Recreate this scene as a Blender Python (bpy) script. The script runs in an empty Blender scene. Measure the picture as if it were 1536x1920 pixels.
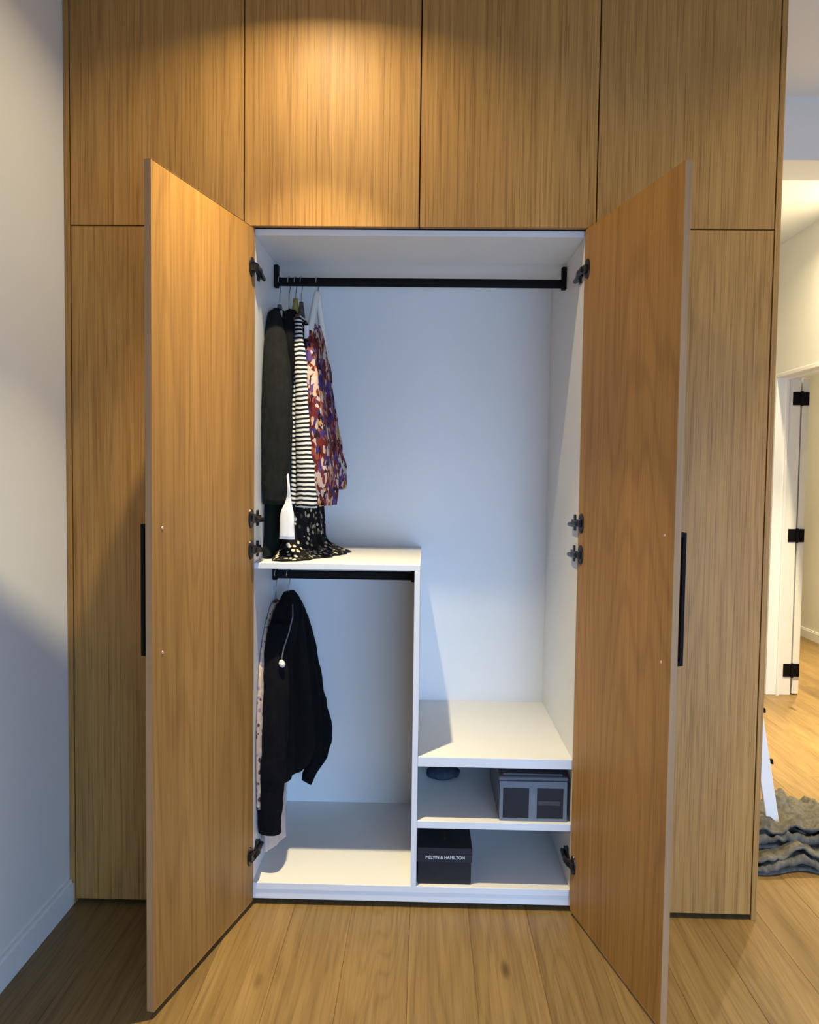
import bpy, bmesh, math, random
from mathutils import Vector, Matrix, noise
random.seed(7)
SC = bpy.context.scene
COL = SC.collection
# ------------------------------------------------------------------ camera
cam_d = bpy.data.cameras.new('camera'); cam = bpy.data.objects.new('camera', cam_d); COL.objects.link(cam)
cam_d.sensor_fit = 'VERTICAL'; cam_d.sensor_height = 24.0; cam_d.lens = 1423.9/1920*24.0
cam_d.clip_start = 0.05; cam_d.clip_end = 60
_yaw, _pit, _rol = -0.0199, -0.0474, 0.0131
_fw = Vector((math.sin(_yaw)*math.cos(_pit), math.cos(_yaw)*math.cos(_pit), math.sin(_pit)))
_r = Vector((math.cos(_yaw), -math.sin(_yaw), 0)); _u = _r.cross(_fw)
_r2 = _r*math.cos(_rol)+_u*math.sin(_rol); _u2 = -_r*math.sin(_rol)+_u*math.cos(_rol)
cam.matrix_world = Matrix(((_r2.x,_u2.x,-_fw.x,0.0292),(_r2.y,_u2.y,-_fw.y,-2.4104),(_r2.z,_u2.z,-_fw.z,1.4186),(0,0,0,1)))
SC.camera = cam
# ------------------------------------------------------------------ world, daylight, exposure
wd = bpy.data.worlds.new('world'); SC.world = wd; wd.use_nodes = True
wd.node_tree.nodes['Background'].inputs[0].default_value = (0.55,0.75,1.0,1)
wd.node_tree.nodes['Background'].inputs[1].default_value = 0.03
SC.view_settings.view_transform = 'Standard'; SC.view_settings.look = 'None'
SC.view_settings.exposure = 0.08; SC.view_settings.gamma = 1.0; SC.view_settings.use_curve_mapping = False
SC.cycles.use_denoising = True
WARM = (1.0, 0.83, 0.50)
P_SPOT, P_SPOT2, P_HALL, P_ROOM, P_WIN = 20.5, 20.5, 58.0, 40.0, 64.0
ld = bpy.data.lights.new('daylight', 'AREA'); ld.shape = 'RECTANGLE'; ld.size = 2.0; ld.size_y = 1.3
ld.energy = P_WIN; ld.color = (0.35, 0.59, 1.0)
lo = bpy.data.objects.new('daylight', ld); COL.objects.link(lo)
lo.location = (1.15, -3.55, 0.80); lo.rotation_euler = (math.radians(78), 0, 0); ld.spread = math.radians(125)
# ------------------------------------------------------------------ helpers
def link(name, mesh, parent=None):
    o = bpy.data.objects.new(name, mesh); COL.objects.link(o)
    if parent is not None:
        o.parent = parent
        o.matrix_parent_inverse = wmat(parent).inverted()
    return o
def wmat(o):
    m = Matrix.LocRotScale(o.location, o.rotation_euler, o.scale)
    if o.parent is not None: m = wmat(o.parent) @ o.matrix_parent_inverse @ m
    return m
def tag(o, label=None, cat=None, group=None, kind=None):
    if label: o['label'] = label
    if cat: o['category'] = cat
    if group: o['group'] = group
    if kind: o['kind'] = kind
    return o
def thing(name, loc, label, cat, group=None):
    o = bpy.data.objects.new(name, None); COL.objects.link(o); o.location = loc
    o.empty_display_size = 0.05
    return tag(o, label, cat, group)
def build(name, bm, mat, parent=None, smooth=False):
    bmesh.ops.recalc_face_normals(bm, faces=bm.faces[:])
    me = bpy.data.meshes.new(name); bm.to_mesh(me); bm.free()
    if isinstance(mat, (list, tuple)):
        for m in mat: me.materials.append(m)
    else: me.materials.append(mat)
    if smooth:
        for p in me.polygons: p.use_smooth = True
    return link(name, me, parent)
def add_box(bm, x0, x1, y0, y1, z0, z1, bev=0.0, M=None):
    r = bmesh.ops.create_cube(bm, size=1.0)
    vs = r['verts']
    for v in vs:
        v.co = Vector((x0+(v.co.x+.5)*(x1-x0), y0+(v.co.y+.5)*(y1-y0), z0+(v.co.z+.5)*(z1-z0)))
    if M is not None:
        for v in vs: v.co = M @ v.co
    if bev > 0:
        es = list({e for v in vs for e in v.link_edges})
        bmesh.ops.bevel(bm, geom=es, offset=bev, segments=1, profile=.5, affect='EDGES')
def box(name, x0, x1, y0, y1, z0, z1, mat, parent=None, bev=0.0, M=None):
    bm = bmesh.new(); add_box(bm, x0, x1, y0, y1, z0, z1, bev, M)
    return build(name, bm, mat, parent)
def add_cyl(bm, p0, p1, r0, r1=None, seg=16):
    p0 = Vector(p0); p1 = Vector(p1); r1 = r0 if r1 is None else r1
    d = p1-p0; L = d.length
    M = Matrix.Translation((p0+p1)/2) @ d.to_track_quat('Z', 'Y').to_matrix().to_4x4()
    bmesh.ops.create_cone(bm, cap_ends=True, segments=seg, radius1=r0, radius2=r1, depth=L, matrix=M)
def add_tube(bm, pts, rad, seg=8, flat=None):
    """swept tube through pts; rad a number or a list; flat = (vec, factor) squashes along a direction"""
    pts = [Vector(p) for p in pts]; n = len(pts)
    rads = rad if isinstance(rad, (list, tuple)) else [rad]*n
    up = Vector((0.13, 0.21, 0.97)); rings = []
    prev = None
    for i, p in enumerate(pts):
        t = (pts[min(i+1, n-1)]-pts[max(i-1, 0)]).normalized()
        if prev is None:
            a = t.orthogonal().normalized()
        else:
            a = (prev - t*prev.dot(t)).normalized()
        prev = a; b = t.cross(a)
        ring = []
        for k in range(seg):
            th = 2*math.pi*k/seg
            off = (a*math.cos(th)+b*math.sin(th))*rads[i]
            if flat: off -= flat[0]*off.dot(flat[0])*(1-flat[1])
            ring.append(bm.verts.new(p+off))
        rings.append(ring)
    for i in range(n-1):
        for k in range(seg):
            bm.faces.new((rings[i][k], rings[i][(k+1)%seg], rings[i+1][(k+1)%seg], rings[i+1][k]))
    bm.faces.new(rings[0][::-1]); bm.faces.new(rings[-1])
def cr(a, b, c, d, t):
    return 0.5*((2*b)+(-a+c)*t+(2*a-5*b+4*c-d)*t*t+(-a+3*b-3*c+d)*t*t*t)
def resample(rows, n):
    out = []; m = len(rows)-1
    for i in range(n+1):
        s = i/n*m; k = min(int(s), m-1); t = s-k
        r = [rows[max(k-1, 0)], rows[k], rows[k+1], rows[min(k+2, m)]]
        out.append([cr(r[0][j], r[1][j], r[2][j], r[3][j], t) for j in range(len(rows[0]))])
    return out
# ------------------------------------------------------------------ materials
def new_mat(name, rough=0.5, spec=0.4):
    m = bpy.data.materials.new(name); m.use_nodes = True
    nt = m.node_tree; b = nt.nodes['Principled BSDF']
    b.inputs['Roughness'].default_value = rough
    b.inputs['Specular IOR Level'].default_value = spec
    return m, nt, b
def ramp(nt, fac, stops, interp='LINEAR'):
    n = nt.nodes.new('ShaderNodeValToRGB'); nt.links.new(fac, n.inputs[0])
    n.color_ramp.interpolation = interp
    cr_ = n.color_ramp
    while len(cr_.elements) > len(stops): cr_.elements.remove(cr_.elements[-1])
    while len(cr_.elements) < len(stops): cr_.elements.new(1.0)
    for e, (p, c) in zip(cr_.elements, stops):
        e.position = p; e.color = (*c, 1) if len(c) == 3 else c
    return n.outputs[0]
def coords(nt, scale, rnd=0.0, rot=(0,0,0)):
    tc = nt.nodes.new('ShaderNodeTexCoord'); mp = nt.nodes.new('ShaderNodeMapping')
    mp.inputs['Scale'].default_value = scale; mp.inputs['Rotation'].default_value = rot
    src = tc.outputs['Object']
    if rnd:
        oi = nt.nodes.new('ShaderNodeObjectInfo'); mu = nt.nodes.new('ShaderNodeMath'); mu.operation = 'MULTIPLY'
        nt.links.new(oi.outputs['Random'], mu.inputs[0]); mu.inputs[1].default_value = rnd
        ad = nt.nodes.new('ShaderNodeVectorMath'); ad.operation = 'ADD'
        nt.links.new(src, ad.inputs[0]); nt.links.new(mu.outputs[0], ad.inputs[1]); src = ad.outputs[0]
    nt.links.new(src, mp.inputs['Vector']); return mp.outputs[0]
def nz(nt, vec, scale=1.0, detail=4, rough=.55, dist=0.0):
    n = nt.nodes.new('ShaderNodeTexNoise'); n.inputs['Scale'].default_value = scale
    n.inputs['Detail'].default_value = detail; n.inputs['Roughness'].default_value = rough
    n.inputs['Distortion'].default_value = dist
    nt.links.new(vec, n.inputs['Vector']); return n.outputs[0]
def mix(nt, a, b, fac, mode='MIX'):
    n = nt.nodes.new('ShaderNodeMix'); n.data_type = 'RGBA'; n.blend_type = mode
    for s, v in ((n.inputs[0], fac), (n.inputs[6], a), (n.inputs[7], b)):
        if hasattr(v, 'is_linked') or hasattr(v, 'links'): nt.links.new(v, s)
        else: s.default_value = v if not isinstance(v, tuple) else ((*v, 1) if len(v) == 3 else v)
    return n.outputs[2]
def bump(nt, b, h, strength=.2, dist=.001):
    n = nt.nodes.new('ShaderNodeBump'); n.inputs['Strength'].default_value = strength
    n.inputs['Distance'].default_value = dist
    nt.links.new(h, n.inputs['Height']); nt.links.new(n.outputs[0], b.inputs['Normal'])
def oak(name, light, mid, dark, rough=.5, spec=.35, along='z', rnd=31.0, fine=1.0, knots=False, freq=1.0, fig=0.0):
    m, nt, b = new_mat(name, rough, spec)
    if along == 'z': s1, s2, s3 = (55*freq,55*freq,.8), (260*freq,260*freq,3.2), (3.0,3.0,.35)
    else:            s1, s2, s3 = (26*freq,1.1,26), (170*freq,3.5,170), (6.0,.7,6.0)
    c1 = nz(nt, coords(nt, s1, rnd), 1.0, 5, .62, .9)
    c2 = nz(nt, coords(nt, s2, rnd), 1.0, 3, .6, .4)
    c3 = nz(nt, coords(nt, s3, rnd), 1.0, 3, .5, .5)
    base = ramp(nt, c1, [(.28, dark), (.5, mid), (.72, light)])
    pore = ramp(nt, c2, [(.30, (.45,.38,.32)), (.52, (1,1,1))])
    col = mix(nt, base, pore, .75*fine, 'MULTIPLY')
    tone = ramp(nt, c3, [(.3, (.84,.82,.80)), (.7, (1.1,1.08,1.05))])
    col = mix(nt, col, tone, 1.0, 'MULTIPLY')
    if fig:
        cn = nz(nt, coords(nt, (3.2,3.2,.30) if along == 'z' else (5.0,.55,5.0), rnd), 1.0, 1.5, .5, .3)
        mu = nt.nodes.new('ShaderNodeMath'); mu.operation = 'MULTIPLY'; nt.links.new(cn, mu.inputs[0]); mu.inputs[1].default_value = 150 if along == 'z' else 110
        si = nt.nodes.new('ShaderNodeMath'); si.operation = 'SINE'; nt.links.new(mu.outputs[0], si.inputs[0])
        m5 = nt.nodes.new('ShaderNodeMath'); m5.operation = 'MULTIPLY_ADD'; nt.links.new(si.outputs[0], m5.inputs[0]); m5.inputs[1].default_value = .5; m5.inputs[2].default_value = .5
        col = mix(nt, col, ramp(nt, m5.outputs[0], [(0, (.70,.66,.60)), (.35, (1,1,1)), (1, (1.03,1.03,1.03))]), fig, 'MULTIPLY')
    if knots:
        v = nt.nodes.new('ShaderNodeTexVoronoi'); v.inputs['Scale'].default_value = 1.0
        nt.links.new(coords(nt, (5.2,1.7,5.2), rnd), v.inputs['Vector'])
        kn = ramp(nt, v.outputs['Distance'], [(.035, (.22,.15,.10)), (.10, (1,1,1))])
        col = mix(nt, col, kn, .8, 'MULTIPLY')
        oi = nt.nodes.new('ShaderNodeObjectInfo')
        col = mix(nt, col, oi.outputs['Color'], 1.0, 'MULTIPLY')
    nt.links.new(col, b.inputs['Base Color'])
    bump(nt, b, c2, .25, .0006)
    return m
def plain(name, c, rough=.6, spec=.3, var=.03, scale=20, bmp=0.0, metal=0.0):
    m, nt, b = new_mat(name, rough, spec)
    f = nz(nt, coords(nt, (scale,)*3), 1.0, 4)
    nt.links.new(ramp(nt, f, [(.25, tuple(x*(1-var) for x in c)), (.75, tuple(min(1,x*(1+var)) for x in c))]), b.inputs['Base Color'])
    b.inputs['Metallic'].default_value = metal
    if bmp: bump(nt, b, f, bmp, .002)
    return m
def fabric(name, c, c2=None, rough=.9, weave=700):
    m, nt, b = new_mat(name, rough, .12)
    b.inputs['Sheen Weight'].default_value = .0
    f = nz(nt, coords(nt, (60,60,25)), 1.0, 5)
    c2 = c2 or tuple(x*1.5 for x in c)
    nt.links.new(ramp(nt, f, [(.3, c), (.75, c2)]), b.inputs['Base Color'])
    bump(nt, b, nz(nt, coords(nt, (weave,)*3), 1.0, 2), .3, .001)
    return m
M = {}
M['oak'] = oak('oak_veneer', (.465,.255,.074), (.425,.225,.060), (.37,.184,.046), fig=.30)
M['oak_in'] = oak('oak_door_lining', (.42,.225,.066), (.38,.20,.054), (.325,.165,.043), fine=.55, freq=.6, fig=.42)
M['floor'] = oak('oak_floor', (.285,.188,.074), (.25,.160,.060), (.205,.127,.045), rough=.42, spec=.4, along='y', knots=True, fig=.40, fine=.65)
M['white'] = plain('white_melamine', (.765,.765,.755), .42, .35, .012, 6)
M['wall'] = plain('wall_paint', (.78,.77,.73), .85, .15, .012, 9)
M['ceil'] = plain('ceiling_paint', (.80,.80,.78), .9, .1, .01, 9)
M['trim'] = plain('trim_paint', (.82,.82,.80), .45, .35, .01, 9)
M['black'] = plain('black_metal', (.006,.005,.005), .55, .1, .2, 60)
M['plinth'] = plain('plinth_dark', (.03,.022,.018), .6, .3, .2, 30)
M['hinge'] = plain('hinge_onyx', (.035,.03,.028), .32, .5, .2, 80, metal=.6)
M['cap'] = plain('screw_cap', (.66,.50,.38), .45, .4, .05, 80)
M['edge'] = oak('oak_edge_band', (.47,.27,.135), (.43,.245,.12), (.38,.21,.10), fine=.3)
# ------------------------------------------------------------------ the setting
ZC = 2.947; XL = -1.120; XR = 2.313; YB = -3.65
fl = box('floor', XL-.25, 3.7, YB-.1, 6.2, -.10, -.006, M['plinth']); tag(fl, kind='structure')
def plank_mesh(L):
    bm = bmesh.new(); add_box(bm, -.0948, .0948, 0, L, -.014, 0, .0009)
    bmesh.ops.recalc_face_normals(bm, faces=bm.faces[:])
    me = bpy.data.meshes.new('plank'); bm.to_mesh(me); bm.free(); me.materials.append(M['floor']); return me
PM = {}
def plank(x, y0, y1, i):
    L = round(y1-y0, 3)
    if L < .05: return
    if L not in PM: PM[L] = plank_mesh(L-.0008)
    o = link('plank', PM[L], fl); o.location = (x, y0, 0)
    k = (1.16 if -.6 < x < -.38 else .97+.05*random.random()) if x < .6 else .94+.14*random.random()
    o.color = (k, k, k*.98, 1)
x = -1.33
i = 0
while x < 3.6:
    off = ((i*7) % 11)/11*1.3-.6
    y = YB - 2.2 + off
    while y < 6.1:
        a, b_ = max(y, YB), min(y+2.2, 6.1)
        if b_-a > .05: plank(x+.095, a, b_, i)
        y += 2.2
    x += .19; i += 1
c_ = box('ceiling', XL-.15, 3.7, YB-.1, 6.2, ZC, ZC+.1, M['ceil']); tag(c_, kind='structure')
tag(box('wall_left', XL-.15, XL, YB, 1.0, -.01, ZC, M['wall']), kind='structure')
# wall behind the wardrobe, with the lintel over the passage beside it
tag(box('wall_back', XL, 1.16, .715, .92, 0, ZC, M['wall']), kind='structure')
tag(box('trim_2', 1.16, XR, .715, .92, 2.698, ZC, M['wall']), kind='structure')
# passage wall with a doorway (runs away from the camera)
bm = bmesh.new()
add_box(bm, XR, XR+.155, YB, 1.75, 0, ZC); add_box(bm, XR, XR+.155, 1.75, 2.64, 2.112, ZC); add_box(bm, XR, XR+.155, 2.64, 6.1, 0, ZC)
tag(build('wall_right', bm, M['wall']), kind='structure')
tag(box('wall_end', .9, 3.7, 6.0, 6.15, 0, ZC, M['wall']), kind='structure')
tag(box('wall_hall', .99, 1.16, .92, 6.0, 0, ZC, M['wall']), kind='structure')
tag(box('wall_room', 3.51, 3.66, YB, 6.0, 0, ZC, M['wall']), kind='structure')
WX0, WX1 = .15, 2.15
bm = bmesh.new()
add_box(bm, XL, WX0, YB-.12, YB, 0, ZC); add_box(bm, WX1, 3.51, YB-.12, YB, 0, ZC)
add_box(bm, WX0, WX1, YB-.12, YB, 0, .25); add_box(bm, WX0, WX1, YB-.12, YB, 1.65, ZC)
tag(build('wall_front', bm, M['wall']), kind='structure')
# window behind the photographer
wn = thing('window_1', (1.15, YB, .25), None, None); wn['kind'] = 'structure'
for a in ((WX0,WX0+.06,.25,1.65), (WX1-.06,WX1,.25,1.65), (1.12,1.18,.25,1.65), (WX0+.06,WX1-.06,.25,.31), (WX0+.06,WX1-.06,1.59,1.65)):
    box('window_frame', a[0], a[1], YB-.09, YB-.02, a[2], a[3], M['trim'], wn, .003)
# skirting
def skirting(name, x0, x1, y0, y1, h, face):
    bm = bmesh.new(); add_box(bm, x0, x1, y0, y1, 0, h-.012)
    if face == '+x': add_box(bm, x0, x1-.006, y0, y1, h-.012, h)
    else: add_box(bm, x0+.006, x1, y0, y1, h-.012, h)
    tag(build(name, bm, M['trim']), kind='structure')
skirting('baseboard_left', XL, XL+.016, YB, -.004, .085, '+x')
skirting('baseboard_room', 3.494, 3.51, YB, 6.0, .085, '-x')
# door lining in the far doorway and the leaf folded back behind it
bm = bmesh.new()
add_box(bm, XR-.004, XR+.157, 2.615, 2.64, 0, 2.112, .002)
add_box(bm, XR-.004, XR+.157, 1.75, 1.775, 0, 2.112, .002)
add_box(bm, XR-.004, XR+.157, 1.775, 2.615, 2.087, 2.112, .002)
add_box(bm, XR+.06, XR+.075, 2.603, 2.615, 0, 2.087); add_box(bm, XR+.06, XR+.075, 1.775, 2.603, 2.075, 2.087)
tag(build('trim_1', bm, M['trim']), kind='structure')
dr = thing('door_1', (XR+.19, 2.62, 0), None, None); dr['kind'] = 'structure'
box('door_leaf', XR+.170, XR+.214, 2.622, 3.43, .008, 2.09, M['trim'], dr, .002)
for z in (1.955, 1.061, .167):
    bm = bmesh.new()
    add_box(bm, XR+.104, XR+.153, 2.610, 2.616, z-.043, z+.043, .002)
    add_box(bm, XR+.168, XR+.211, 2.612, 2.6225, z-.043, z+.043, .002)
    add_cyl(bm, (XR+.161, 2.608, z-.047), (XR+.161, 2.608, z+.047), .009, seg=12)
    tag(build('hinge', bm, M['black'], dr), 'black butt hinge')
# ------------------------------------------------------------------ ceiling downlights (real lamps of the room)
def downlight(x, y, power, label, spread=150, rad=.022, color=WARM, narrow=66, wide=.43):
    t = thing('downlight', (x, y, ZC), label, 'lamp', 'recessed ceiling downlights')
    bm = bmesh.new()
    n = 32; R0, R1 = .038, .052
    prof = [(R1, 0), (R1, -.006), (R0+.004, -.008), (R0, -.004), (R0, .0)]
    rings = [[bm.verts.new((x+r*math.cos(2*math.pi*k/n), y+r*math.sin(2*math.pi*k/n), ZC+z)) for k in range(n)] for r, z in prof]
    for a, b_ in zip(rings, rings[1:]):
        for k in range(n): bm.faces.new((a[k], a[(k+1)%n], b_[(k+1)%n], b_[k]))
    build('trim_ring', bm, M['trim'], t, True)
    bm = bmesh.new(); add_cyl(bm, (x, y, ZC-.003), (x, y, ZC-.0005), R0-.001, seg=n)
    m, nt, b = new_mat('lamp_lens', .3)
    b.inputs['Base Color'].default_value = (.9,.85,.7,1)
    b.inputs['Emission Color'].default_value = (*color, 1); b.inputs['Emission Strength'].default_value = 6
    build('lens', bm, m, t)
    for sp_, share in ((spread, wide), (narrow, 1-wide)):       # wide flood plus a tighter core beam
        l = bpy.data.lights.new('downlight_beam', 'AREA'); l.shape = 'DISK'; l.size = rad*2; l.energy = power*share
        l.color = color; l.spread = math.radians(sp_)
        o = bpy.data.objects.new('downlight_beam', l); COL.objects.link(o); o.location = (x, y, ZC-.012)
downlight(-.32, -.385, P_SPOT, 'recessed ceiling downlight in front of the open wardrobe')
downlight(1.72, -.385, P_SPOT2, 'recessed ceiling downlight in front of the passage beside the wardrobe')
downlight(2.18, 1.62, P_HALL, 'recessed ceiling downlight in the passage behind the lintel')
downlight(2.95, 3.3, P_ROOM, 'recessed ceiling downlight in the room beyond the far doorway')
# ------------------------------------------------------------------ wardrobe
W = .55; H1 = 2.1938; ZB = .0182; T = .019; XI = .520; DY = .021; YK = .652; g = .002
wr = thing('wardrobe', (0, .33, 0), 'tall built-in oak wardrobe with two doors standing wide open', 'wardrobe')
for s in (-1, 1):
    box('side_panel', *(sorted((s*1.1015, s*1.1185))), 0, .70, 0, ZC-.004, M['oak'], wr, .0008)
# carcass
def wbox(name, *a, mat='white', bev=.0008): return box(name, *a, M[mat], wr, bev)
wbox('back_panel', -1.10, 1.10, YK, YK+.012, .02, ZC-.01)
for s in (-1, 1):
    wbox('partition', *sorted((s*XI, s*.5495)), DY, YK, .02, H1-.001)
    wbox('partition', *sorted((s*.5505, s*.58)), DY, YK, .02, H1-.001)
wbox('top_board', -XI, XI, DY, YK, H1-.020, H1-.001)
wbox('floor_board', -XI, XI, DY, YK, .052, .074)
wbox('kick_board', -XI-.01, XI+.01, DY+.002, DY+.02, .020, .0515)
wbox('plinth', -1.10, 1.10, .055, .07, 0, .0195, mat='plinth')
wbox('divider', 0.0, .0185, DY, YK, .0745, 1.113)
wbox('shelf', -XI, .0185, DY, YK, 1.1135, 1.1325)
wbox('bench_top', .019, XI, DY, YK, .474, .506)
wbox('shoe_shelf', .019, XI, DY, YK, .269, .293)
# upper carcass blocks so nothing shows through the joints
wbox('upper_carcass', -1.10, 1.10, .03, YK, H1+.004, ZC-.01, mat='plinth', bev=0)
for s in (-1, 1):
    wbox('side_carcass', *sorted((s*.582, s*1.10)), .03, YK, .06, H1-.004, mat='plinth', bev=0)
# closed doors
for k in range(4):
    x0, x1 = -1.1+k*W, -1.1+(k+1)*W
    d = box('upper_door', x0+(.002 if k == 0 else g), x1-(.002 if k == 3 else g), 0, T, H1+.002, ZC-.006, M['oak'], wr, .0008)
box('lower_door', -1.1+.002, -W-g, 0, T, ZB, H1-.002, M['oak'], wr, .0008)
box('lower_door', W+g, 1.1-.002, 0, T, ZB, H1-.002, M['oak'], wr, .0008)
# rails
def rail(z, x0, x1, up):
    bm = bmesh.new(); n = 20; prev = None
    rings = []
    for X in (x0, x1):
        ring = []
        for k in range(n):
            th = 2*math.pi*k/n; cy = .0075*math.cos(th); cz = .0155*(abs(math.sin(th))**.55)*(1 if math.sin(th) > 0 else -1)
            ring.append(bm.verts.new((X, .33+cy, z+cz)))
        rings.append(ring)
    for k in range(n): bm.faces.new((rings[0][k], rings[0][(k+1)%n], rings[1][(k+1)%n], rings[1][k]))
    bm.faces.new(rings[0]); bm.faces.new(rings[1])
    rl = build('hanging_rail', bm, M['black'], wr)
    for X, s in ((x0, 1), (x1, -1)):
        bm = bmesh.new()
        add_box(bm, *sorted((X, X+s*.017)), .318, .342, z-.021, z+up, .0025)
        tag(build('rail_bracket', bm, M['black'], rl), 'black rail end bracket')
    return rl
rail(2.106, -XI, XI, .058)
rail(1.056, -XI, 0.0, .024)
# open doors
def open_door(side, hx, hy, ang):
    s = side; w = W-.004
    d = Vector((s*math.sin(ang), -math.cos(ang), 0))          # hinge edge -> free edge
    n = Vector((s*math.cos(ang), math.sin(ang), 0))           # towards the outer face
    def F(a, o, z): return Vector((hx, hy, 0))+d*a+n*o+Vector((0,0,z))
    Mx = Matrix(((d.x, n.x, 0, hx), (d.y, n.y, 0, hy), (0, 0, 1, 0), (0, 0, 0, 1)))
    bm = bmesh.new(); add_box(bm, 0, w, 0, T, ZB, H1-.002, .0008, Mx)
    bmesh.ops.recalc_face_normals(bm, faces=bm.faces[:])
    for f in bm.faces:
        f.normal_update()
        if abs(f.normal.dot(n)) > .9 and (f.calc_center_median()-F(0,T/2,0)).dot(n) < 0: f.material_index = 1
        elif abs(f.normal.dot(d)) > .9: f.material_index = 2
    do = build('open_door', bm, [M['oak'], M['oak_in'], M['edge']], wr)
    tag(do, 'oak door swung open on the %s' % ('left' if s < 0 else 'right'))
    # bar handle on the outer face
    bm = bmesh.new(); z0, z1 = .945, 1.285; a0 = w-.048
    add_box(bm, a0, a0+.024, T+.021, T+.031, z0, z1, .001, Mx)
    add_box(bm, a0, a0+.024, T, T+.0215, z0, z0+.012, .0006, Mx)
    add_box(bm, a0, a0+.024, T, T+.0215, z1-.012, z1, .0006, Mx)
    tag(build('handle', bm, M['black'], do), 'long black bar handle')
    for z in (z0+.008, z1-.008):
        bm = bmesh.new(); add_cyl(bm, F(a0+.004, .001, z), F(a0+.004, -.0015, z), .0042, .0032, 14)
        tag(build('screw_cap', bm, M['cap'], do), 'small pale screw cap')
    # hinges: cup plate on the door, arm and cross plate on the cabinet side
    for z in (2.067, 1.277, 1.177, .175):
        bm = bmesh.new()
        k = 22; top = []; bot = []
        for i in range(k):
            th = 2*math.pi*i/k
            a = .0215+.017*math.cos(th); zz = z+.0315*math.sin(th)
            bot.append(bm.verts.new(F(a, .0, zz))); top.append(bm.verts.new(F(a*.96+.001, -.004, z+(zz-z)*.93)))
        for i in range(k): bm.faces.new((bot[i], bot[(i+1)%k], top[(i+1)%k], top[i]))
        bm.faces.new(top); bm.faces.new(bot)
        # boss and folding links
        add_box(bm, .006, .030, -.013, -.0035, z-.012, z+.012, .002, Mx)
        c0 = F(.010, -.010, z-.002); sx = -s
        p1 = Vector((s*(XI-.012), DY+.030, z-.008)); p2 = Vector((s*(XI-.011), DY+.085, z-.010))
        add_tube(bm, [c0, (c0+p1)/2+Vector((sx*.004, 0, .003)), p1, p2], [.0095,.0095,.0085,.0075], 8)
        # cross mounting plate on the cabinet side
        add_box(bm, *sorted((s*XI, s*(XI-.006))), DY+.030, DY+.048, z-.028, z+.024, .001)
        add_box(bm, *sorted((s*XI, s*(XI-.006))), DY+.010, DY+.085, z-.012, z+.006, .001)
        tag(build('hinge', bm, M['hinge'], do, False), 'dark concealed cup hinge')
    return do
open_door(-1, -.5182, .0132, .2568)
open_door(1, .5185, .0066, .2399)
# ------------------------------------------------------------------ clothes
def garment(name, rows, mat, folds, parent=None, n=46, seg=64, amp=.010, seed=0, cap_top=True, sq=.75):
    """rows: z, near x, near y, far x, far y, half thickness - a hanging cloth body seen in plan as a flat tube"""
    R = resample(rows, n); bm = bmesh.new(); rings = []
    for i, (z, nx, ny, fx, fy, ht) in enumerate(R):
        c = Vector(((nx+fx)/2, (ny+fy)/2, z)); d = Vector((fx-nx, fy-ny, 0)); hw = d.length/2; d.normalize()
        nn = Vector((d.y, -d.x, 0)); t = i/n
        ring = []
        for k in range(seg):
            th = 2*math.pi*k/seg; cs, sn = math.cos(th), math.sin(th)
            u = hw*(abs(cs)**sq)*(1 if cs > 0 else -1); v = ht*(abs(sn)**.8)*(1 if sn > 0 else -1)
            q = u/max(hw, .01)
            side = 1 if sn >= 0 else -1
            wv = math.sin(q*folds*1.9+seed+side*.9+.8*math.sin(2.3*t+seed))*.6+math.sin(q*folds*3.7+2.1*seed+t*1.5)*.4
            a = amp*min(1, t*2.2)*min(1, ht/.018)
            v += a*wv
            pos = c+d*u+nn*v
            nv = noise.noise_vector(Vector((pos.x*16+seed*3, pos.y*16, pos.z*9)))
            pos += Vector((nv.x, nv.y, nv.z*.3))*amp*.35*min(1, .2+t*2)
            pos.x = max(pos.x, -XI+.003)
            ring.append(bm.verts.new(pos))
        rings.append(ring)
    for a, b_ in zip(rings, rings[1:]):
        for k in range(seg): bm.faces.new((a[k], a[(k+1)%seg], b_[(k+1)%seg], b_[k]))
    if cap_top: bm.faces.new(rings[0])
    bm.faces.new(rings[-1][::-1])
    return build(name, bm, mat, parent, True)
def sleeve(name, pts, rad, mat, parent, flat=.55, seg=20, wr_=.004, seed=0, cuff=True, d=None):
    P_ = resample([list(p)+[r] for p, r in zip(pts, rad)], 30)
    bm = bmesh.new(); nrm = Vector(d or (1, -.25, 0)).normalized()
    add_tube(bm, [p[:3] for p in P_], [p[3] for p in P_], seg, (nrm, flat))
    bm.verts.ensure_lookup_table()
    for v in bm.verts:
        nv = noise.noise_vector(Vector((v.co.x*30+seed, v.co.y*30, v.co.z*22)))
        v.co += Vector((nv.x, nv.y, nv.z*.5))*wr_
        v.co.x = max(v.co.x, -XI+.003)
    return build(name, bm, mat, parent, True)
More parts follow.
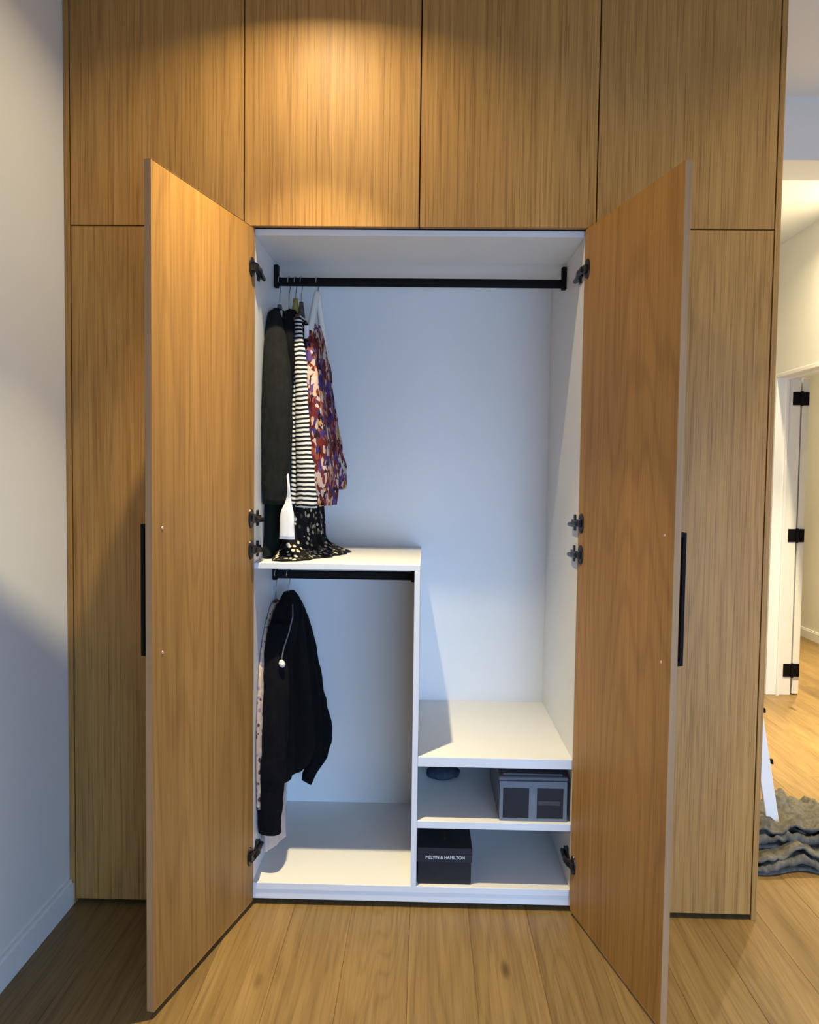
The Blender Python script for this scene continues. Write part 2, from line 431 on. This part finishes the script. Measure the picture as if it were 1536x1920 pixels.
def hanger(x, y, zr, dirv, span, drop, neck, color, label, group, name='clothes_hanger', thick=.006, wire=(.35,.35,.36), apex=0.0, block=None):
    """hook over the rail, neck, two sloping arms"""
    t = thing(name, (x, y, zr-.12), label, 'hanger', group)
    d = Vector((dirv[0], dirv[1], 0)).normalized()
    bm = bmesh.new(); pts = []
    zt = zr+.0165
    for k in range(11):
        th = math.radians(-35+k*23)
        pts.append(Vector((x, y, zt-.017))+d*(.0185*math.cos(th))+Vector((0,0,.0195*math.sin(th))))
    pts = pts[::-1]
    pts = pts[::-1] if False else pts
    # pts now run from the far open end over the rail; finish down the neck
    a = pts[0]; 
    if (pts[-1].z > pts[0].z): pts = pts[::-1]
    path = pts+[Vector((x, y, zr-.045)), Vector((x, y, zr-neck))]
    path = [p for p in path]
    add_tube(bm, path, .0017, 6)
    build('hook', bm, plain('hanger_wire_%s' % name, wire, .3, .5, .05, 80, metal=.8), t, True)
    bm = bmesh.new(); zc = zr-neck+.004
    c = Vector((x, y, zc))
    arm = [c-d*span+Vector((0,0,-drop)), c-d*span*.55+Vector((0,0,-drop*.48)), c-d*span*.2+Vector((0,0,-drop*.13)), c+Vector((0,0,apex)),
           c+d*span*.2+Vector((0,0,-drop*.13)), c+d*span*.55+Vector((0,0,-drop*.48)), c+d*span+Vector((0,0,-drop))]
    R = resample([[*p] for p in arm], 24)
    add_tube(bm, [Vector(p) for p in R], thick, 8)
    if block: add_tube(bm, [c+Vector((0,0,-.012)), c+Vector((0,0,block[1]*.5)), c+Vector((0,0,block[1]))], [block[0]*1.5, block[0], block[0]*.75], 10)
    build('arms', bm, color, t, True)
    return t
fab = {}
fab['charcoal'] = fabric('charcoal_wool', (.009,.010,.009), (.016,.017,.016))
fab['black'] = fabric('black_cotton', (.003,.003,.0045), (.006,.006,.008))
fab['greenblack'] = fabric('green_black_cloth', (.004,.007,.006), (.007,.012,.010))
fab['whitecloth'] = fabric('white_cotton', (.72,.73,.75), (.82,.82,.83))
fab['pink'] = fabric('pale_pink_cloth', (.55,.44,.42), (.66,.54,.51))
# stripes
m, nt, b = new_mat('striped_jersey', .9, .1)
tc = nt.nodes.new('ShaderNodeTexCoord'); sp = nt.nodes.new('ShaderNodeSeparateXYZ'); nt.links.new(tc.outputs['Object'], sp.inputs[0])
f0 = nz(nt, coords(nt, (14,14,3)), 1.0, 2)
mm = nt.nodes.new('ShaderNodeMath'); mm.operation = 'MULTIPLY_ADD'; nt.links.new(f0, mm.inputs[0]); mm.inputs[1].default_value = .016; nt.links.new(sp.outputs[2], mm.inputs[2])
m2 = nt.nodes.new('ShaderNodeMath'); m2.operation = 'MULTIPLY'; nt.links.new(mm.outputs[0], m2.inputs[0]); m2.inputs[1].default_value = 1/.0152
m3 = nt.nodes.new('ShaderNodeMath'); m3.operation = 'FRACT'; nt.links.new(m2.outputs[0], m3.inputs[0])
nt.links.new(ramp(nt, m3.outputs[0], [(.0, (.012,.012,.014)), (.42, (.012,.012,.014)), (.48, (.80,.80,.74)), (.94, (.80,.80,.74)), (.99, (.012,.012,.014))]), b.inputs['Base Color'])
fab['stripe'] = m
# big floral print
m, nt, b = new_mat('floral_print', .85, .12)
def vor(nt, scale, vec_scale=(1,1,1), warp=.0):
    c = coords(nt, vec_scale)
    if warp:
        n = nt.nodes.new('ShaderNodeTexNoise'); n.inputs['Scale'].default_value = 26; nt.links.new(c, n.inputs['Vector'])
        a = nt.nodes.new('ShaderNodeVectorMath'); a.operation = 'MULTIPLY_ADD'
        nt.links.new(n.outputs['Color'], a.inputs[0]); a.inputs[1].default_value = (warp,)*3; nt.links.new(c, a.inputs[2]); c = a.outputs[0]
    v = nt.nodes.new('ShaderNodeTexVoronoi'); v.inputs['Scale'].default_value = scale; nt.links.new(c, v.inputs['Vector']); return v
v1 = vor(nt, 52, (1,1,.6), .06); s1 = nt.nodes.new('ShaderNodeSeparateColor'); nt.links.new(v1.outputs['Color'], s1.inputs[0])
cA = ramp(nt, s1.outputs[0], [(0,(.13,.018,.014)),(.2,(.30,.075,.045)),(.34,(.055,.035,.16)),(.50,(.50,.36,.29)),(.60,(.09,.012,.016)),(.74,(.50,.43,.37)),(.84,(.10,.055,.20)),(.94,(.40,.20,.035))], 'CONSTANT')
v2 = vor(nt, 105, (1,1,.45), .03); s2 = nt.nodes.new('ShaderNodeSeparateColor'); nt.links.new(v2.outputs['Color'], s2.inputs[0])
cB = ramp(nt, s2.outputs[1], [(0,(.020,.010,.016)),(.3,(.45,.36,.32)),(.44,(.13,.025,.025)),(.72,(.04,.03,.14)),(.88,(.55,.36,.24))], 'CONSTANT')
pick = ramp(nt, s2.outputs[0], [(0,(0,0,0)),(.60,(1,1,1))], 'CONSTANT')
nt.links.new(mix(nt, cA, cB, pick), b.inputs['Base Color']); fab['floral'] = m
def speckle(name, base, spots, scale, thr):
    m, nt, b = new_mat(name, .85, .12)
    v = vor(nt, scale, (1,1,.8), .02); s = nt.nodes.new('ShaderNodeSeparateColor'); nt.links.new(v.outputs['Color'], s.inputs[0])
    sc = ramp(nt, s.outputs[0], spots, 'CONSTANT')
    k = ramp(nt, v.outputs['Distance'], [(thr*.8,(1,1,1)), (thr,(0,0,0))])
    nt.links.new(mix(nt, (*base,1), sc, k), b.inputs['Base Color']); return m
fab['ditsy'] = speckle('ditsy_floral', (.006,.006,.008), [(0,(.55,.50,.38)),(.3,(.012,.012,.014)),(.55,(.34,.32,.22)),(.75,(.06,.06,.04)),(.9,(.62,.58,.50))], 62, .42)
fab['beige'] = speckle('beige_paisley', (.50,.37,.29), [(0,(.08,.05,.06)),(.4,(.60,.50,.34)),(.7,(.30,.20,.22))], 70, .45)
HU = 'hangers on the upper rail'; HL = 'hangers on the lower rail'
woodm = plain('dark_hanger_wood', (.05,.035,.03), .5, .3, .2, 50)
brown = plain('brown_hanger_wood', (.10,.06,.045), .5, .3, .2, 50)
olive = plain('olive_hanger', (.28,.22,.05), .5, .3, .1, 50)
whitep = plain('white_plastic', (.72,.71,.66), .4, .4, .02, 50)
greyp = plain('grey_plastic', (.10,.09,.10), .45, .4, .05, 50)
blackp = plain('black_plastic', (.012,.012,.014), .45, .4, .05, 50)
ZU = 2.106; ZL = 1.056
hanger(-.500, .33, ZU, (.10,1), .12, .06, .115, greyp, 'dark grey hanger holding the charcoal coat, nearest the left side', HU, block=(.010,.030))
hanger(-.466, .33, ZU, (.14,1), .12, .06, .120, blackp, 'thin wire hanger holding the long black dress behind the charcoal coat', HU)
hanger(-.443, .33, ZU, (.12,1), .12, .06, .105, olive, 'olive hanger above the striped top', HU, block=(.010,.042))
hanger(-.422, .33, ZU, (.12,1), .12, .06, .115, brown, 'brown wooden hanger between the olive and the white hanger', HU, block=(.009,.040))
hanger(-.3655, .33, ZU, (.16,1), .115, .215, .055, whitep, 'white plastic hanger, rightmost on the upper rail', HU, thick=.0115, apex=.012)
# upper rail garments
t = thing('dress', (-.47, .33, 1.14), 'long green-black dress hanging behind the charcoal coat down to the shelf', 'dress')
garment('body', [(1.98,-.49,.28,-.465,.38,.012),(1.90,-.50,.20,-.455,.46,.016),(1.6,-.505,.17,-.45,.48,.018),(1.35,-.505,.16,-.445,.47,.022),(1.20,-.505,.15,-.435,.45,.026),(1.142,-.505,.13,-.43,.46,.030)], fab['greenblack'], 5, t, seed=3)
t = thing('coat', (-.495, .33, 1.3), 'charcoal coat with a white collar label, leftmost on the upper rail', 'coat')
garment('body', [(2.005,-.508,.29,-.488,.37,.012),(1.965,-.515,.22,-.480,.44,.016),(1.90,-.515,.18,-.476,.49,.020),(1.70,-.515,.15,-.474,.51,.022),(1.50,-.513,.14,-.472,.51,.024),(1.322,-.508,.14,-.478,.50,.024)], fab['charcoal'], 4, t, seed=1, amp=.006)
sleeve('sleeve', [(-.498,.22,1.965),(-.486,.165,1.87),(-.474,.135,1.72),(-.470,.125,1.52),(-.472,.12,1.318)], [.028,.047,.058,.060,.047], fab['charcoal'], t, .62, seed=2, d=(.4,1,0))
sleeve('sleeve', [(-.486,.44,1.955),(-.480,.49,1.86),(-.476,.51,1.70),(-.472,.52,1.52),(-.470,.52,1.33)], [.028,.040,.042,.040,.036], fab['charcoal'], t, .6, seed=4)
bm = bmesh.new(); add_box(bm, -.486, -.478, .268, .271, 1.925, 1.992, .001)
tag(build('collar_label', bm, fab['whitecloth'], t), 'white collar label')
t = thing('blouse', (-.455, .3, 1.2), 'white blouse whose narrow sleeve end hangs below the charcoal coat', 'blouse')
garment('body', [(1.97,-.470,.28,-.458,.38,.006),(1.90,-.472,.24,-.456,.42,.008),(1.6,-.474,.23,-.458,.42,.008),(1.42,-.474,.23,-.460,.42,.008)], fab['whitecloth'], 5, t, seed=6, amp=.004)
sleeve('sleeve', [(-.462,.26,1.90),(-.462,.23,1.7),(-.452,.16,1.50),(-.421,.085,1.40),(-.420,.085,1.335),(-.424,.085,1.285),(-.425,.085,1.205)], [.014,.012,.007,.004,.009,.024,.028], fab['whitecloth'], t, .45, seed=6, wr_=.002, d=(.3,1,0))
t = thing('cardigan', (-.44, .33, 1.5), 'short black cardigan squeezed between the charcoal coat and the striped top', 'cardigan')
garment('body', [(2.0,-.456,.28,-.438,.38,.012),(1.95,-.460,.22,-.434,.44,.014),(1.85,-.458,.19,-.432,.48,.014),(1.65,-.456,.18,-.430,.48,.014),(1.5,-.454,.18,-.430,.47,.013)], fab['black'], 4, t, seed=5, amp=.004)
sleeve('sleeve', [(-.448,.22,1.97),(-.444,.175,1.90),(-.440,.165,1.82),(-.438,.17,1.72)], [.020,.026,.026,.020], fab['black'], t, .6, seed=8, d=(.4,1,0))
t = thing('striped_top', (-.41, .33, 1.3), 'black and white striped top hanging between dark coat and floral blouse', 'top')
garment('body', [(1.985,-.432,.29,-.418,.37,.010),(1.93,-.430,.23,-.410,.44,.012),(1.85,-.426,.20,-.404,.48,.014),(1.70,-.422,.18,-.398,.50,.016),(1.50,-.420,.17,-.392,.50,.018),(1.313,-.420,.16,-.388,.50,.018)], fab['stripe'], 4, t, seed=2, amp=.007)
sleeve('sleeve', [(-.418,.23,1.95),(-.405,.18,1.86),(-.390,.16,1.72),(-.378,.15,1.55),(-.369,.145,1.40),(-.370,.145,1.308)], [.015,.021,.027,.035,.040,.039], fab['stripe'], t, .6, seed=12, wr_=.003, d=(.5,1,0))
t = thing('floral_dress', (-.39, .28, 1.134), 'long black dress with tiny pale flowers, its hem spread on the shelf', 'dress')
garment('body', [(1.96,-.415,.30,-.402,.37,.008),(1.85,-.418,.22,-.392,.45,.012),(1.6,-.415,.20,-.385,.46,.014),(1.40,-.425,.18,-.375,.46,.022),(1.25,-.430,.17,-.368,.45,.036),(1.185,-.435,.15,-.362,.45,.040),(1.155,-.440,.11,-.335,.47,.055),(1.137,-.450,.06,-.272,.44,.070)], fab['ditsy'], 6, t, n=64, seed=9, amp=.010)
t = thing('floral_blouse', (-.35, .33, 1.3), 'blouse with a large red, purple and cream floral print on the right of the rail', 'blouse')
garment('body', [(1.955,-.384,.30,-.364,.37,.014),(1.90,-.382,.24,-.356,.43,.018),(1.82,-.378,.20,-.350,.48,.022),(1.65,-.370,.18,-.336,.51,.026),(1.50,-.356,.18,-.322,.51,.030),(1.40,-.346,.18,-.314,.49,.030),(1.31,-.338,.19,-.318,.45,.026)], fab['floral'], 4, t, seed=4, amp=.009)
sleeve('sleeve', [(-.380,.24,1.91),(-.368,.185,1.82),(-.352,.15,1.68),(-.338,.14,1.52),(-.326,.14,1.40),(-.322,.14,1.318)], [.014,.022,.027,.031,.034,.026], fab['floral'], t, .65, seed=14, wr_=.006, d=(.3,1,0))
sleeve('sleeve', [(-.358,.42,1.89),(-.350,.47,1.80),(-.336,.50,1.65),(-.314,.51,1.50),(-.297,.51,1.41),(-.291,.51,1.365)], [.018,.026,.032,.038,.036,.018], fab['floral'], t, .7, seed=16, wr_=.008)
bm = bmesh.new(); add_box(bm, -.392, -.376, .212, .216, 1.885, 1.930, .001)  # white patch added for the lit inside of the collar
tag(build('collar_patch', bm, fab['whitecloth'], t), 'small white patch for the lit inside of the collar')
# lower rail
hanger(-.508, .33, ZL, (.12,1), .12, .06, .10, woodm, 'wire hook hanger holding the patterned beige garment on the lower rail', HL)
hanger(-.462, .33, ZL, (.30,1), .10, .05, .085, blackp, 'black hanger holding the black hooded jacket on the lower rail', HL, thick=.011)
t = thing('patterned_shirt', (-.50, .3, .15), 'beige patterned shirt half hidden behind the black hooded jacket', 'shirt')
garment('body', [(.955,-.512,.28,-.492,.36,.010),(.90,-.515,.19,-.490,.45,.014),(.80,-.514,.10,-.488,.48,.017),(.62,-.512,.055,-.486,.48,.018),(.45,-.512,.05,-.484,.48,.018),(.30,-.514,.06,-.482,.46,.017)], fab['beige'], 4, t, seed=21, amp=.004)
t = thing('pink_trousers', (-.49, .3, .13), 'pale pink cloth whose hem shows below the black jacket cuff', 'trousers')
garment('body', [(.92,-.506,.27,-.492,.40,.008),(.70,-.506,.22,-.488,.44,.010),(.40,-.504,.17,-.478,.42,.012),(.24,-.502,.12,-.468,.30,.014),(.138,-.500,.10,-.452,.24,.015)], fab['pink'], 4, t, seed=22, amp=.004)
t = thing('hooded_jacket', (-.44, .33, .2), 'black hooded jacket with a white tipped drawstring on the lower rail', 'jacket')
garment('body', [(.972,-.476,.29,-.446,.39,.016),(.94,-.484,.22,-.440,.44,.022),(.89,-.482,.16,-.436,.49,.030),(.80,-.478,.12,-.424,.52,.034),(.65,-.480,.11,-.404,.53,.038),(.50,-.482,.11,-.384,.53,.040),(.40,-.482,.12,-.374,.52,.038),(.350,-.480,.13,-.380,.49,.032)], fab['black'], 4, t, seed=31, amp=.010)
garment('hood', [(.992,-.472,.31,-.452,.37,.012),(.955,-.476,.25,-.446,.42,.022),(.90,-.472,.17,-.440,.42,.030),(.84,-.464,.16,-.440,.38,.026),(.80,-.460,.18,-.444,.34,.012)], fab['black'], 3, t, seed=33, amp=.006)
sleeve('sleeve', [(-.472,.17,.90),(-.464,.12,.79),(-.464,.09,.63),(-.472,.08,.46),(-.478,.085,.33),(-.479,.09,.215)], [.030,.046,.050,.050,.048,.043], fab['black'], t, .7, seed=35, wr_=.006, d=(.3,1,0))
sleeve('sleeve', [(-.440,.47,.90),(-.424,.51,.80),(-.404,.53,.66),(-.384,.53,.53),(-.363,.52,.415),(-.366,.50,.36),(-.390,.47,.295),(-.410,.44,.240)], [.022,.034,.042,.048,.056,.052,.038,.026], fab['black'], t, .7, seed=37, wr_=.006)
bm = bmesh.new(); add_tube(bm, [(-.428,.22,.965),(-.420,.18,.93),(-.426,.135,.88),(-.434,.088,.84),(-.440,.078,.80)], .0022, 6)
cd = build('drawstring', bm, plain('grey_cord', (.20,.19,.20), .8, .2, .1, 90), t, True)
bm = bmesh.new(); add_tube(bm, [(-.441,.077,.803),(-.439,.074,.795),(-.434,.072,.786),(-.431,.071,.780)], [.004,.010,.010,.004], 10)
tag(build('drawstring_tip', bm, whitep, cd, True), 'white drawstring tip')
# ------------------------------------------------------------------ boxes on the shoe shelves
t = thing('storage_box', (.40, .2, .293), 'translucent grey plastic storage box with two dark windows on the shoe shelf', 'box')
gm = plain('smoky_plastic', (.09,.10,.115), .28, .5, .06, 30)
dm = plain('dark_window', (.014,.014,.018), .3, .3, .2, 12)
x0, x1, y0, y1, z0, z1 = .288, .508, .036, .40, .2935, .440
bm = bmesh.new()
for a in ((x0,x0+.005,y0+.006,y1,z0,z1-.014),(x1-.005,x1,y0+.006,y1,z0,z1-.014),(x0,x1,y1-.005,y1,z0,z1-.014),(x0,x1,y0+.006,y1,z0,z0+.005)):
    add_box(bm, *a, .0012)
build('box_body', bm, gm, t)
bm = bmesh.new(); add_box(bm, x0-.004, x1+.003, y0+.002, y1+.004, z1-.014, z1, .003); add_box(bm, x0+.012, x1-.012, y0+.02, y1-.012, z1-.001, z1+.004, .001)
build('lid', bm, gm, t)
bm = bmesh.new(); zf0, zf1 = z0, z1-.014
for a in ((x0,x0+.011,zf0+.009,zf1-.022),(x0+.096,x0+.122,zf0+.009,zf1-.022),(x1-.012,x1,zf0+.009,zf1-.022),(x0,x1,zf1-.022,zf1-.0005),(x0,x1,zf0,zf0+.009)):
    add_box(bm, a[0], a[1], y0, y0+.006, a[2], a[3])
build('front_frame', bm, plain('grey_frame', (.15,.17,.19), .4, .4, .05, 30), t)
for a in ((x0+.010, x0+.097), (x0+.121, x1-.011)):
    box('window_pane', a[0], a[1], y0+.003, y0+.006, zf0+.008, zf1-.021, dm, t)
box('contents', x0+.126, x1-.02, y0+.0015, y0+.0035, z0+.052, z0+.066, plain('grey_patch', (.055,.055,.06), .6, .3, .3, 60), t, .001)
t = thing('shoe_box', (.112, .2, .0745), 'black cardboard shoe box with white lettering on the lowest shelf', 'box')
bk = plain('black_card', (.010,.011,.014), .5, .35, .2, 40); bk2 = plain('black_card_lid', (.014,.016,.022), .42, .4, .2, 40)
box('box_body', .0235, .1985, .038, .345, .0747, .175, bk, t, .001)
bm = bmesh.new(); add_box(bm, .0215, .2015, .035, .348, .1755, .1975, .0012)
for a in ((.0215,.0235,.035,.348),(.1990,.2015,.035,.348),(.0235,.199,.035,.0375),(.0235,.199,.3455,.348)): add_box(bm, *a, .150, .1756)
ld_ = build('lid', bm, bk2, t)
fc = bpy.data.curves.new('lettering', 'FONT'); fc.body = 'MELVIN & HAMILTON'; fc.size = .0145; fc.align_x = 'CENTER'; fc.extrude = .0003
fo = bpy.data.objects.new('lettering_tmp', fc); COL.objects.link(fo)
dg = bpy.context.evaluated_depsgraph_get(); me = bpy.data.meshes.new_from_object(fo.evaluated_get(dg))
bpy.data.objects.remove(fo)
xs = [v.co.x for v in me.vertices]; k = .128/(max(xs)-min(xs))
for v in me.vertices: v.co = Vector((.113+v.co.x*k, .0346-v.co.z, .1605+v.co.y*k*1.15))
me.materials.append(plain('lettering_white', (.75,.77,.80), .6, .2, .01, 40))
tag(link('lettering', me, ld_), 'white capital lettering')
bm = bmesh.new(); add_box(bm, .110, .117, .10, .155, .1974, .1979)
tag(build('printed_mark', bm, plain('faint_print', (.06,.05,.05), .6, .2, .3, 90), ld_), 'faint grey printed mark')
# low dark oval mound at the back of the shoe shelf
bm = bmesh.new(); bmesh.ops.create_icosphere(bm, subdivisions=3, radius=1.0)
for v in bm.verts:
    q = v.co.copy(); nv = noise.noise(q*2.2)
    q.z = max(q.z, -.55)
    v.co = Vector((.112+q.x*.062*(1+.15*nv), .40+q.y*.055*(1+.15*nv), .2935+.013+q.z*.0235*(1+.2*nv)))
tag(build('dark_mound', bm, fabric('navy_mound', (.035,.042,.06)), None, True), 'small dark bundle at the back of the upper shoe shelf', 'mound')
# ------------------------------------------------------------------ passage: blanket and leaning board
def serp(layers, width, th, r):
    """plan points of a folded cloth profile in (y, z)"""
    pts = []
    for k in range(layers):
        z = th/2+k*th*1.25
        a, b_ = (0, width) if k % 2 == 0 else (width, 0)
        for i in range(15): pts.append((a+(b_-a)*i/14, z))
        if k < layers-1:
            for i in range(1, 5):
                an = math.pi*i/5
                yy = b_+(1 if b_ > a else -1)*math.sin(an)*th*.62
                pts.append((yy, z+th*1.25*(1-math.cos(an))/2))
    return pts
def cloth_stack(name, x0, x1, y0, layers, width, th, mat, parent, z0=0.0, seed=0, wob=.03, nx=56, rough=1.0):
    prof = serp(layers, width, th, .02); bm = bmesh.new(); rows = []
    for i in range(nx+1):
        s = i/nx; X = x0+(x1-x0)*s; row = []
        for (yy, zz) in prof:
            lay = zz/th
            nv = noise.noise(Vector((X*5+seed, lay*.7, seed*1.3))); n2 = noise.noise(Vector((X*14+seed, yy*10, lay*.35+seed)))
            n3 = noise.noise(Vector((X*6, yy*5, seed)))
            Y = y0+yy*(1+.16*nv)+wob*n3
            n4 = .6*abs(noise.noise(Vector((X*9+yy*6+seed, yy*4-X*3, seed*2.1))))+.75*abs(noise.noise(Vector((X*24-yy*9+seed, yy*16+X*7, seed*1.1+lay*.3))))
            Z = z0+zz+rough*(max(-.3, n2)*.014*min(1.6, .25+lay*.5)+(.35-n4)*.035*min(1, lay/2.5)+max(0, n3)*.05*lay/max(1, layers))
            row.append(Vector((X+.025*nv*s, Y, max(Z, .004))))
        rows.append(row)
    top = [[bm.verts.new(p) for p in r] for r in rows]
    for i in range(nx):
        for j in range(len(prof)-1):
            bm.faces.new((top[i][j], top[i+1][j], top[i+1][j+1], top[i][j+1]))
    o = build(name, bm, mat, parent, True)
    so = o.modifiers.new('thickness', 'SOLIDIFY'); so.thickness = th*.55; so.offset = 0
    return o
bl = fabric('olive_grey_blanket', (.075,.070,.058), (.17,.16,.135), weave=260)
t = thing('blanket', (1.45, .5, 0), 'crumpled grey olive blanket heaped on the floor beside the wardrobe', 'blanket')
cloth_stack('lower_folds', 1.135, 1.90, .29, 4, .38, .013, bl, t, 0.0, 2, .045, 90)
cloth_stack('upper_folds', 1.14, 1.72, .37, 4, .28, .015, bl, t, .050, 5, .07, 90, 1.5)
# board
p0 = Vector((1.358, .47, .088)); p1 = Vector((1.106, .46, 1.45))
ax = (p1-p0).normalized(); wd_ = Vector((1, 0, 0)); wd_ = (wd_-ax*wd_.dot(ax)).normalized(); nr = ax.cross(wd_)
Mb = Matrix(((wd_.x, nr.x, ax.x, p0.x), (wd_.y, nr.y, ax.y, p0.y), (wd_.z, nr.z, ax.z, p0.z), (0,0,0,1)))
t = thing('skirting_board', (1.42, .6, 0), 'white board offcut leaning in the blanket against the wardrobe side', 'board')
box('board', 0, .046, -.014, 0, 0, 1.24, M['trim'], t, .002, Mb)
for z in (.25, .45):
    box('clip', .049, .057, -.016, -.004, z, z+.018, M['black'], t, .001, Mb)
